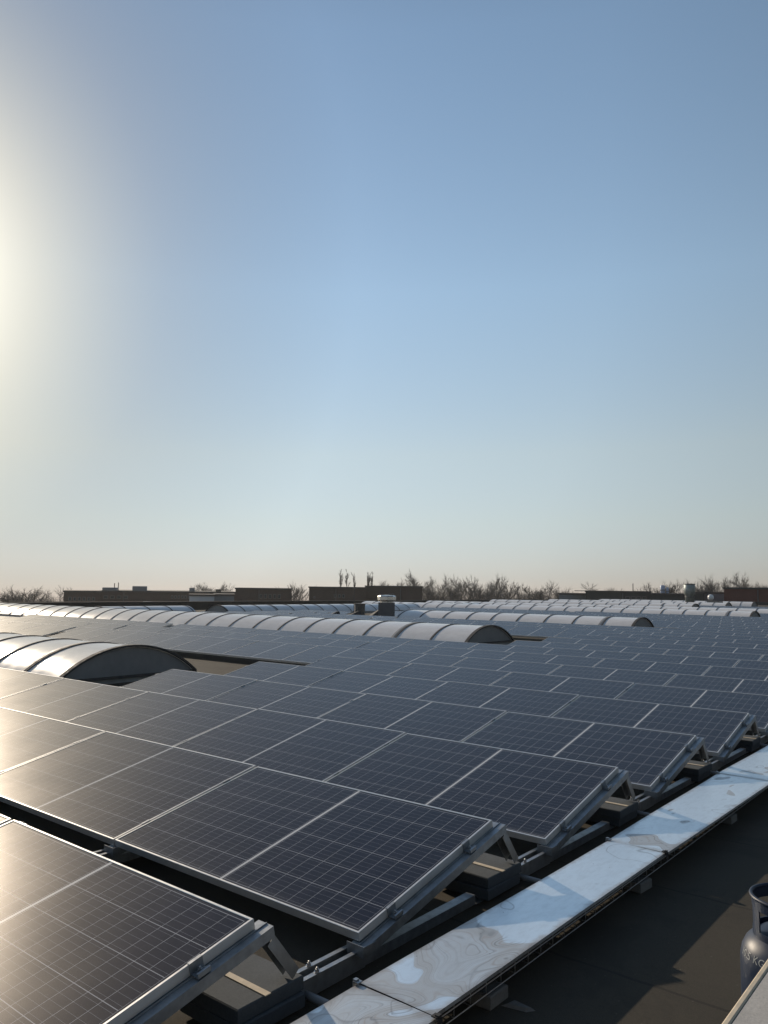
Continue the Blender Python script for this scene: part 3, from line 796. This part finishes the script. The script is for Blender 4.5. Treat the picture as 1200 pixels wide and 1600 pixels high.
vault('farthest barrel skylight at the foot of the red brick building', -35, -18.9, 83, 1.05, 0.16, 0.60, 1.15)
vault('thin bright barrel skylight lying across the far left edge of the roof', 24.5, 52, -29.5, 0.95, 0.10, 0.50, 1.15, along='y', double=3)
vault('short bright barrel skylight in front of the dark roof edge at far left', 17.9, 22.6, -29.5, 0.95, 0.10, 0.50, 1.15, along='y', double=9)
sw = MB(); sw.box(-.07, .07, -.02, .02, 0, .035, c=.004)
swm = sw.mesh('hinge_plate', M['rib'])
for x in (-8.95, -9.35):
    o = bpy.data.objects.new('hinge_plate', swm); col.objects.link(o); o.location = (x, 16.3 - 1.155, 0.155)
    o.parent = [q for q in col.objects if q.name.startswith('barrel_skylight.001')][0]

# ------------------------------------------------------------------ roof fittings and dark panel end wedges far off
M['box_grey'] = simple('grey_vent_box', (0.13, 0.13, 0.135), 0.6, 0, 0.15, 2)
M['shiny'] = simple('bright_sheet_metal', (0.70, 0.68, 0.64), 0.28, 0.95, 0.1, 3)
vb = thing('vent_box', 'square grey roof vent box topped by a shiny octagonal metal cap', 'roof vent', (-19.9, 26.2, 0), (0, 0, R(38)))
MB().box(-.36, .36, -.36, .36, -0.02, 0.84).build('box', M['box_grey'], vb)
c8 = MB(); c8.lathe([(.30, .84), (.30, .88), (.38, .90), (.41, .95), (.41, 1.10), (.37, 1.15), (.1, 1.17)], 8, smooth=False); c8.build('cap', M['shiny'], vb)
dr = thing('vent_drum', 'low round dark roof drum with a thin mast beside the square vent box', 'roof vent', (-24.6, 29.8, 0))
MB().lathe([(.27, -.02), (.27, .60), (.30, .61), (.30, .66), (.05, .68)], 20, smooth=False).build('drum', simple('brown_drum', (.11, .10, .09), .7), dr)
MB().tube([(-.31, -.1, 0), (-.31, -.1, 1.62)], .018, 6).build('mast', M['rib'], dr)
fl = thing('flue_pipe', 'tall grey flue pipe, wider at its top, standing beyond the skylights', 'flue', (-22.6, 75, 0))
MB().lathe([(.40, -.05), (.40, 1.25), (.50, 1.28), (.50, 2.22), (.46, 2.24)], 24).build('pipe', simple('zinc_flue', (.26, .30, .30), .5, .3), fl)
MB().lathe([(.52, 2.2), (.52, 2.27), (.3, 2.29)], 24).build('rim', M['box_grey'], fl)
MB().lathe([(.43, 1.0), (.43, 1.06)], 24).build('band', M['box_grey'], fl)
bv = thing('ball_vent', 'shiny white ball vent on a dark box at the right beyond the skylights', 'roof vent', (-21.8, 80, 0))
MB().box(-.62, .62, -.5, .5, -.05, .62).build('box', M['rib'], bv)
s = MB(); s.lathe([(.28 * math.sin(math.pi * q / 12) + .01, 1.0 - .30 * math.cos(math.pi * q / 12)) for q in range(13)], 16, (-.38, 0)); s.build('ball', simple('white_ball', (.8, .8, .8), .25), bv)
M['wedge'] = simple('shaded_panel_end', (.03, .03, .032), .7)  # added dark wedges stand in for shaded panel ends along the column gap
wd = MB(); wd.add([(-.45, -.3, 0), (.45, -.3, 0), (.45, .3, 0), (-.45, .3, 0), (.30, -.05, .30), (.42, -.05, .30), (.42, .05, .30), (.30, .05, .30)], [(3, 2, 1, 0), (4, 5, 6, 7), (0, 1, 5, 4), (1, 2, 6, 5), (2, 3, 7, 6), (3, 0, 4, 7)])
wdm = wd.mesh('panel_end_wedge', M['wedge'])
for n, ((x, y), w) in enumerate((((444, 963), 'first'), ((483, 962), 'second'), ((519, 960), 'third'), ((552, 959.5), 'fourth'), ((588, 959.5), 'fifth'), ((740, 955), 'last'))):
    d = ray(x, y); p = CAM + d * ((0.22 - CAM.z) / d.z)
    o = bpy.data.objects.new('panel_end_wedge', wdm); col.objects.link(o); o.location = (p.x, p.y, 0.12); o.rotation_euler = (0, 0, R(60))
    o.scale = (.8, .8, .8 if n != 4 else 1.3)
    tag(o, '%s small dark wedge from the left, standing in for a shaded panel end, beyond the long skylight' % w, 'roof cowl', 'dark wedges in a line on the roof')

# ------------------------------------------------------------------ buildings beyond the roof
M['brick_dark'] = brick_material('dark_brown_brick', (0.085, 0.055, 0.042), (0.065, 0.043, 0.034), (0.10, 0.085, 0.075))
M['brick_red'] = brick_material('red_brick', (0.17, 0.050, 0.036), (0.14, 0.042, 0.030), (0.14, 0.09, 0.075))
M['clad_dark'] = simple('dark_green_cladding', (0.030, 0.036, 0.034), .6, 0, .2, .3)
M['clad_grey'] = simple('grey_cladding', (0.22, 0.24, 0.26), .55, 0, .1, .3)
M['clad_pale'] = simple('pale_cladding', (0.50, 0.53, 0.57), .5, 0, .08, .3)
gl = NT('window_glass'); gl.set(color=gl.ramp(gl.noise(.8, 2, .5, gl.coord()), (.3, (.02, .03, .035)), (.7, (.06, .07, .075))), rough=.12, spec=.8); M['win'] = gl.mat
M['trim'] = simple('grey_window_frame', (0.11, 0.105, 0.10), .6)
def building(name, label, cat, x0, x1, ytop, dist, wall, depth=18, windows=(), boxes=(), trim=True, rise=0.0):
    a, b = at_dist(x0, ytop, dist), at_dist(x1, ytop, dist)
    ztop = (a.z + b.z) / 2; z0 = gz(a.x, a.y) - .3
    ax = Vector((b.x - a.x, b.y - a.y, 0)); Lw = ax.length; ax.normalize()
    ang = math.atan2(ax.y, ax.x)
    t = thing(name, label, cat, (a.x, a.y, z0), (0, 0, ang))
    h = ztop - z0
    m = MB(); m.box(0, Lw, 0, depth, 0, h - .002)
    for fi, f in enumerate(m.f):
        vs = [m.v[q] for q in f]
        if fi in (2, 4): m.uv[fi] = [(q[0], q[2]) for q in vs]
        elif fi in (3, 5): m.uv[fi] = [(q[1], q[2]) for q in vs]
        else: m.uv[fi] = [(q[0], q[1]) for q in vs]
    m.build('wall', wall, t)
    if trim: MB().box(-.12, Lw + .12, -.12, depth + .12, h, h + .22).build('roof_edge', M['rib'], t)
    rb = random.Random(int(x0 * 7 + x1))
    q = rb.uniform(3, 6)
    while q < Lw - 1.5 and trim:
        pipe = MB(); pipe.tube([(q, -.09, .2), (q, -.09, h - .1)], .06, 6); pipe.build('downpipe', M['trim'], t); q += rb.uniform(7, 13)
    if trim and Lw > 14:
        for q in range(2):
            u_ = rb.uniform(.1, .9) * Lw; MB().box(u_, u_ + rb.uniform(.5, 1.2), 1.2, 2.2, h + .05, h + rb.uniform(.45, .9)).build('roof_vent', M['clad_grey'] if q else M['clad_dark'], t)
    sc = dist / FPX
    for (wx0, wx1, wy0, wy1) in windows:
        u0, u1 = (wx0 - x0) / (x1 - x0) * Lw, (wx1 - x0) / (x1 - x0) * Lw
        v1, v0 = h - (wy0 - ytop) * sc, h - (wy1 - ytop) * sc
        w = MB(); w.box(u0, u1, -.05, -.003, v0, v1); o = w.build('window', M['trim'], t)
        MB().box(u0 + .1, u1 - .1, -.056, -.0505, v0 + .1, v1 - .1).build('pane', M['win'], o)
    for (nm, bx0, bx1, by0, mat) in boxes:
        u0, u1 = (bx0 - x0) / (x1 - x0) * Lw, (bx1 - x0) / (x1 - x0) * Lw
        hh = (ytop - by0) * sc
        if nm == 'mast': MB().tube([(u0, 2, h), (u0, 2, h + hh)], .06, 6).build('mast', M['rib'], t)
        else: MB().box(u0, u1, 1.5, 5.5, h + .1, h + hh, c=.05).build(nm, mat, t)
    return t
def wins(xa, xb, n, ya, yb, gap=.3):
    w = (xb - xa) / n; return [(xa + w * q + w * gap / 2, xa + w * (q + 1) - w * gap / 2, ya, yb) for q in range(n)]
building('brick_building', 'low dark brick building with a pale lower wing at the far left', 'building', 100, 158, 925.5, 118, M['brick_dark'], 14, wins(106, 150, 6, 932, 938))
building('brick_building', 'long dark brick block carrying two roof plant boxes and thin masts', 'building', 153, 372, 926, 126, M['brick_dark'], 24, wins(264, 296, 6, 930, 935) + wins(160, 200, 4, 931, 936),
         (('plant_box', 158, 180, 919.5, M['clad_grey']), ('plant_box', 204, 226, 917, M['clad_grey']), ('mast', 176, 177, 913, None), ('mast', 182, 183, 912, None)))
building('brick_building', 'dark flat roofed brick block with a short row of windows left of the tree gap', 'building', 368, 456, 921, 122, M['brick_dark'], 20, wins(404, 440, 5, 928, 935))
building('brick_building', 'plain dark brick block below the tall slim poplars', 'building', 483, 572, 919, 124, M['brick_dark'], 20, wins(521, 540, 3, 928, 934) + [(490, 493, 932, 935)])
building('brick_building', 'dark brick block right of the poplars with the bare wood at its right side', 'building', 571, 660, 917.5, 127, M['brick_dark'], 20, wins(606, 616, 2, 927, 934))
building('storage_container', 'pale blue grey storage shed in front of the long brick block', 'shed', 296, 335, 931.5, 100, M['clad_pale'], 8)
building('flat_shed', 'low shed with a bright flat roof beside the pale storage shed', 'shed', 334, 366, 931, 104, M['clad_grey'], 10)
building('glass_canopy', 'low glassy canopy roof just past the left roof edge', 'canopy', 222, 282, 941.5, 92, M['clad_pale'], 6, trim=False)
building('grey_shed', 'plain grey metal shed at the right end of the bare wood', 'shed', 873, 920, 929, 128, M['clad_grey'], 16, [(887, 916, 936, 940)])
building('dark_hall', 'dark green clad hall with a lit glass strip at its right end', 'building', 915, 1017, 925.5, 122, M['clad_dark'], 25, wins(977, 1011, 4, 931, 940, .15), (('plant_box', 896, 920, 923.5, M['clad_dark']), ('mast', 990, 991, 912, None)))
building('low_workshop', 'low dark workshop under the twin blue white vent pipes', 'building', 1016, 1070, 929.5, 118, M['clad_dark'], 20)
building('low_workshop', 'dark low workshop directly right of the grey flue pipe', 'building', 1084, 1100, 927.5, 118, M['clad_dark'], 20)
building('pale_shed', 'pale blue grey shed between the flue pipe and the red brick building', 'shed', 1097, 1133, 927.5, 124, M['clad_grey'], 16)
building('red_brick_building', 'windowless red brick building at the far right edge', 'building', 1131, 1290, 921, 115, M['brick_red'], 30)
M['blue_white'] = simple('pale_blue_pipe', (.45, .52, .68), .4)
for n, (x0, x1, yt, w) in enumerate(((1032, 1039, 915.5, 'taller wider'), (1041, 1045, 918.5, 'shorter slimmer'))):
    p = at_dist((x0 + x1) / 2, 929.5, 121); rr = (x1 - x0) / 2 * 121 / FPX; hh = (930 - yt) * 121 / FPX
    t = thing('vent_pipe', '%s of the two blue white vent pipes on the dark workshop' % w, 'vent pipe', (p.x, p.y, p.z - .15))
    MB().lathe([(rr, 0), (rr, hh), (rr * .8, hh + .1)], 12).build('pipe', M['blue_white'], t)
    MB().lathe([(rr * 1.2, hh * .55), (rr * 1.2, hh * .62)], 12).build('band', M['trim'], t)

# ------------------------------------------------------------------ bare winter trees
M['bark'] = simple('grey_bark', (0.085, 0.075, 0.064), .95, 0, .3, .6)
M['twig'] = simple('brown_twigs', (0.112, 0.104, 0.094), .95, 0, .3, .4)
M['bush'] = simple('bare_scrub', (0.050, 0.047, 0.043), .95, 0, .3, .3)
def tree_meshes(seed, H=12.0, spread=0.42, up=0.35, columnar=False, nl=16, nb=15, nt=22):
    rnd = random.Random(seed); tr = MB(); cr = MB()
    top = H * (0.78 if not columnar else .97)
    stem = [Vector((rnd.uniform(-.12, .12) * q, rnd.uniform(-.12, .12) * q, top * q / 5)) for q in range(6)]
    tr.tube(stem, [H * .018 * (1 - q / 6.2) + .015 for q in range(6)], 6)
    def grow(mb, p, d, L, r0, n, wob, upk):
        pts = [p.copy()]; q = p.copy(); dd = d.normalized()
        for s_ in range(n):
            dd = (dd + Vector((rnd.gauss(0, wob), rnd.gauss(0, wob), rnd.gauss(0, wob) + upk))).normalized()
            q = q + dd * (L / n); pts.append(q.copy())
        mb.tube(pts, [r0 * (1 - .8 * s_ / n) for s_ in range(n + 1)], 3 if r0 < .05 else 4, cap=False, smooth=False)
        return pts
    for li in range(nl * (2 if columnar else 1)):
        f = rnd.uniform(.25, .98) if not columnar else rnd.uniform(.06, .98)
        k = min(4, int(f * 5)); p = stem[k].lerp(stem[k + 1], f * 5 - k)
        az = rnd.uniform(0, 6.283)
        if columnar:
            L = H * .20 * (1.1 - .75 * f); d = Vector((math.cos(az) * .30, math.sin(az) * .30, 1))
        else:
            L = H * spread * rnd.uniform(.8, 1.1) * (1.15 - .62 * f); d = Vector((math.cos(az), math.sin(az), rnd.uniform(.15, .8) + f * .55))
        limb = grow(tr, p, d, L, (H * .0075 * (1.2 - .7 * f) + .012) * (.35 if columnar else 1), 5, .12, .07)
        dl = (limb[-1] - limb[0]).normalized()
        for bi in range(nb):
            f2 = rnd.uniform(.15, 1.0); k = min(4, int(f2 * 5)); p2 = limb[k].lerp(limb[k + 1], min(1, f2 * 5 - k))
            d2 = dl * (1.0 if columnar else .55) + Vector((rnd.gauss(0, .5), rnd.gauss(0, .5), rnd.gauss(.30, .35))) * (.3 if columnar else 1)
            br = grow(cr, p2, d2, L * rnd.uniform(.35, .62), .024, 4, .12, .05)
            db = (br[-1] - br[0]).normalized()
            for ti in range(nt):
                k = rnd.randrange(1, 4); p3 = br[k].lerp(br[k + 1], rnd.random())
                d3 = db * .8 + Vector((rnd.gauss(0, .5), rnd.gauss(0, .5), rnd.gauss(.2, .4))) * (.4 if columnar else 1)
                e = p3 + d3.normalized() * L * rnd.uniform(.16, .36)
                s_ = Vector((rnd.uniform(-1, 1), rnd.uniform(-1, 1), rnd.uniform(-.3, .3))).normalized() * rnd.uniform(.012, .026)
                cr.add([p3 - s_, p3 + s_, e], [(0, 1, 2)])
    return tr.mesh('trunk', M['bark']), cr.mesh('crown', M['twig'])
PROTO = {'round': [tree_meshes(1), tree_meshes(2, spread=.46), tree_meshes(3, spread=.38, nl=16), tree_meshes(4, spread=.5, nl=15)],
         'thin': [tree_meshes(5, spread=.30, nl=13, nb=12, nt=10), tree_meshes(6, spread=.34, nl=12, nb=12, nt=10)],
         'poplar': [tree_meshes(7, columnar=True, nb=8, nt=9), tree_meshes(8, columnar=True, nb=8, nt=9)]}
def tree(name, label, kind, v, x, ytop, dist, wide=1.0, group='bare winter trees beyond the roof'):
    p = at_dist(x, ytop, dist); h = p.z - gz(p.x, p.y)
    t = thing(name, label, 'tree', (p.x, p.y, gz(p.x, p.y) - .02), (0, 0, random.uniform(0, 6.28)), group)
    s_ = h / 12.0; t.scale = (s_ * wide, s_ * wide, s_)
    for nm, me in zip(('trunk', 'crown'), PROTO[kind][v]):
        o = bpy.data.objects.new(nm, me); col.objects.link(o); o.parent = t
for n, (x, y, w) in enumerate(((535.5, 892, 'leftmost'), (542.5, 892.5, 'second'), (554, 897, 'third'), (574, 897, 'fourth'), (578, 896, 'fifth'), (582.5, 897, 'rightmost'))):
    tree('poplar_tree', '%s of the slim bare poplars counted from the left, above the brick blocks' % w, 'poplar', n % 2, x, y, 190, .72, 'slim bare poplars')
for n, (x, y, d, kd, w, lb) in enumerate((
    (660, 898, 168, 'round', 1.15, 'large round bare tree at the left end of the wood'), (684, 905, 160, 'round', 1.0, 'round bare tree second from the left end of the wood'),
    (702, 906, 165, 'round', .9, 'bushy bare tree in the left third of the wood'), (738, 899, 150, 'thin', 1.1, 'tall thin bare tree spiking above the left third of the wood'),
    (722, 905, 172, 'round', 1.0, 'bare tree left of the tall thin spike in the wood'), (752, 906, 170, 'round', .9, 'bare tree right of the tall thin spike in the wood'),
    (766, 901, 150, 'thin', 1.0, 'slender bare tree left of the pale gap in the wood'), (775, 904, 165, 'round', .8, 'dense bare tree at the middle of the wood'),
    (792, 900, 150, 'thin', 1.0, 'tall open bare tree inside the pale gap of the wood'), (801, 905, 155, 'thin', .9, 'open bare tree right of the pale gap in the wood'),
    (812, 907, 150, 'thin', 1.0, 'sparse bare tree right of the pale gap, second one'), (830, 909, 158, 'thin', 1.1, 'sparse bare tree over the right part of the wood'),
    (845, 917, 165, 'round', 1.2, 'low bushy bare tree in the right part of the wood'), (858, 914, 162, 'round', 1.1, 'rounded bare tree near the right end of the wood'),
    (874, 916, 168, 'round', 1.2, 'bare tree above the grey shed at the right end of the wood'),
    (456, 909, 150, 'thin', 1.1, 'yellowish bare tree in the gap right of the windowed brick block'), (468, 914, 160, 'round', .8, 'small bare tree left of the plain brick block'), (447, 913, 158, 'thin', .9, 'small bare tree over the corner of the windowed brick block'),
    (505, 914, 230, 'round', 1.2, 'low rounded crown just showing over the plain brick block'),
    (320, 915, 240, 'round', 1.5, 'left crown of the round tree clump over the long brick block'), (336, 914, 240, 'round', 1.3, 'right crown of the round tree clump over the long brick block'), (351, 917, 240, 'round', 1.1, 'small last crown of the clump over the long brick block'),
    (590, 908, 210, 'round', 1.0, 'faint bare tree right of the rightmost poplar'), (612, 910, 210, 'round', 1.1, 'faint bare tree over the brick block right of the poplars'), (632, 911, 205, 'round', 1.0, 'faint bare tree left of the large round tree'),
    (935, 915, 240, 'round', 1.5, 'pale rounded crown over the dark green hall'), (962, 918, 250, 'round', 1.3, 'small pale crown over the middle of the dark green hall'),
    (1020, 914, 165, 'round', 1.1, 'bare tree right of the dark green hall'), (1048, 912, 160, 'round', 1.3, 'bushy bare tree behind the blue white vent pipes'), (1062, 913, 165, 'round', 1.0, 'bushy bare tree left of the flue pipe'),
    (1110, 901, 150, 'round', 1.1, 'large round bare tree right of the flue pipe'), (1128, 906, 158, 'round', .9, 'bare tree second right of the flue pipe'), (1148, 904, 152, 'round', 1.0, 'bare tree over the left end of the red brick building'),
    (1174, 904, 150, 'round', 1.2, 'round bare tree over the middle of the red brick building'), (1199, 907, 155, 'round', 1.0, 'bare tree over the red brick building, cut by the right edge'),
    (58, 912, 120, 'thin', 1.3, 'spiky bare tree standing in the far left scrub'), (82, 917, 125, 'thin', 1.1, 'small bare tree right of the spiky tree at far left'), (27, 917, 130, 'thin', 1.2, 'small bare tree left of the spiky tree at far left'),
    (8, 922, 150, 'round', 1.4, 'low rounded bare tree cut by the left edge'), (40, 922, 150, 'round', 1.2, 'low hazy bare tree behind the spiky tree at far left'), (126, 908.5, 140, 'thin', 1.2, 'bare tree rising behind the low dark brick building'), (95, 923, 150, 'round', 1.0, 'low bare tree touching the low brick building on its left'))):
    tree('bare_tree', lb, kd, n % len(PROTO[kd]), x, y, d, w)
# undergrowth that reads as one mass below the crowns
sc = MB(); rnd = random.Random(11)
def scrub(x0, x1, ytop, dist, n):
    for q in range(n):
        x = rnd.uniform(x0, x1); p = at_dist(x, ytop + rnd.uniform(0, 9), dist + rnd.uniform(-8, 14))
        zg = gz(p.x, p.y); h = p.z - zg
        for s_ in range(9):
            b = Vector((p.x + rnd.gauss(0, .8), p.y + rnd.gauss(0, .8), zg)); e = b + Vector((rnd.gauss(0, .9), rnd.gauss(0, .9), h * rnd.uniform(.55, 1)))
            w = Vector((rnd.uniform(-1, 1), rnd.uniform(-1, 1), 0)).normalized() * rnd.uniform(.014, .036)
            sc.add([b - w, b + w, e], [(0, 1, 2)])
            md = b.lerp(e, .6)
            for u_ in range(4):
                f = md + Vector((rnd.gauss(0, .7), rnd.gauss(0, .7), rnd.uniform(.2, 1.6))); w2 = w * .6
                sc.add([md - w2, md + w2, f], [(0, 1, 2)])
scrub(640, 885, 918, 152, 2400)
scrub(-20, 105, 925, 145, 800)
scrub(440, 486, 922, 150, 120)
scrub(1010, 1075, 920, 160, 160)
scrub(1085, 1230, 918, 165, 420)
scrub(900, 1010, 922, 230, 120)
tag(sc.build('undergrowth', M['bush']), 'brown bare undergrowth filling the wood behind the roof', 'undergrowth', kind='stuff')

# ------------------------------------------------------------------ haze in the air
HAZE = bpy.data.materials.new('haze'); HAZE.use_nodes = True
ht = HAZE.node_tree; ht.nodes.clear()
ho = ht.nodes.new('ShaderNodeOutputMaterial'); hv = ht.nodes.new('ShaderNodeVolumePrincipled')
hv.inputs['Color'].default_value = (0.93, 0.94, 0.96, 1); hv.inputs['Density'].default_value = 0.0003; hv.inputs['Anisotropy'].default_value = 0.35
ht.links.new(hv.outputs[0], ho.inputs['Volume'])
hz = MB(); hz.box(-340, 120, -60, 330, -22, 14)
tag(hz.build('haze', HAZE), kind='stuff')
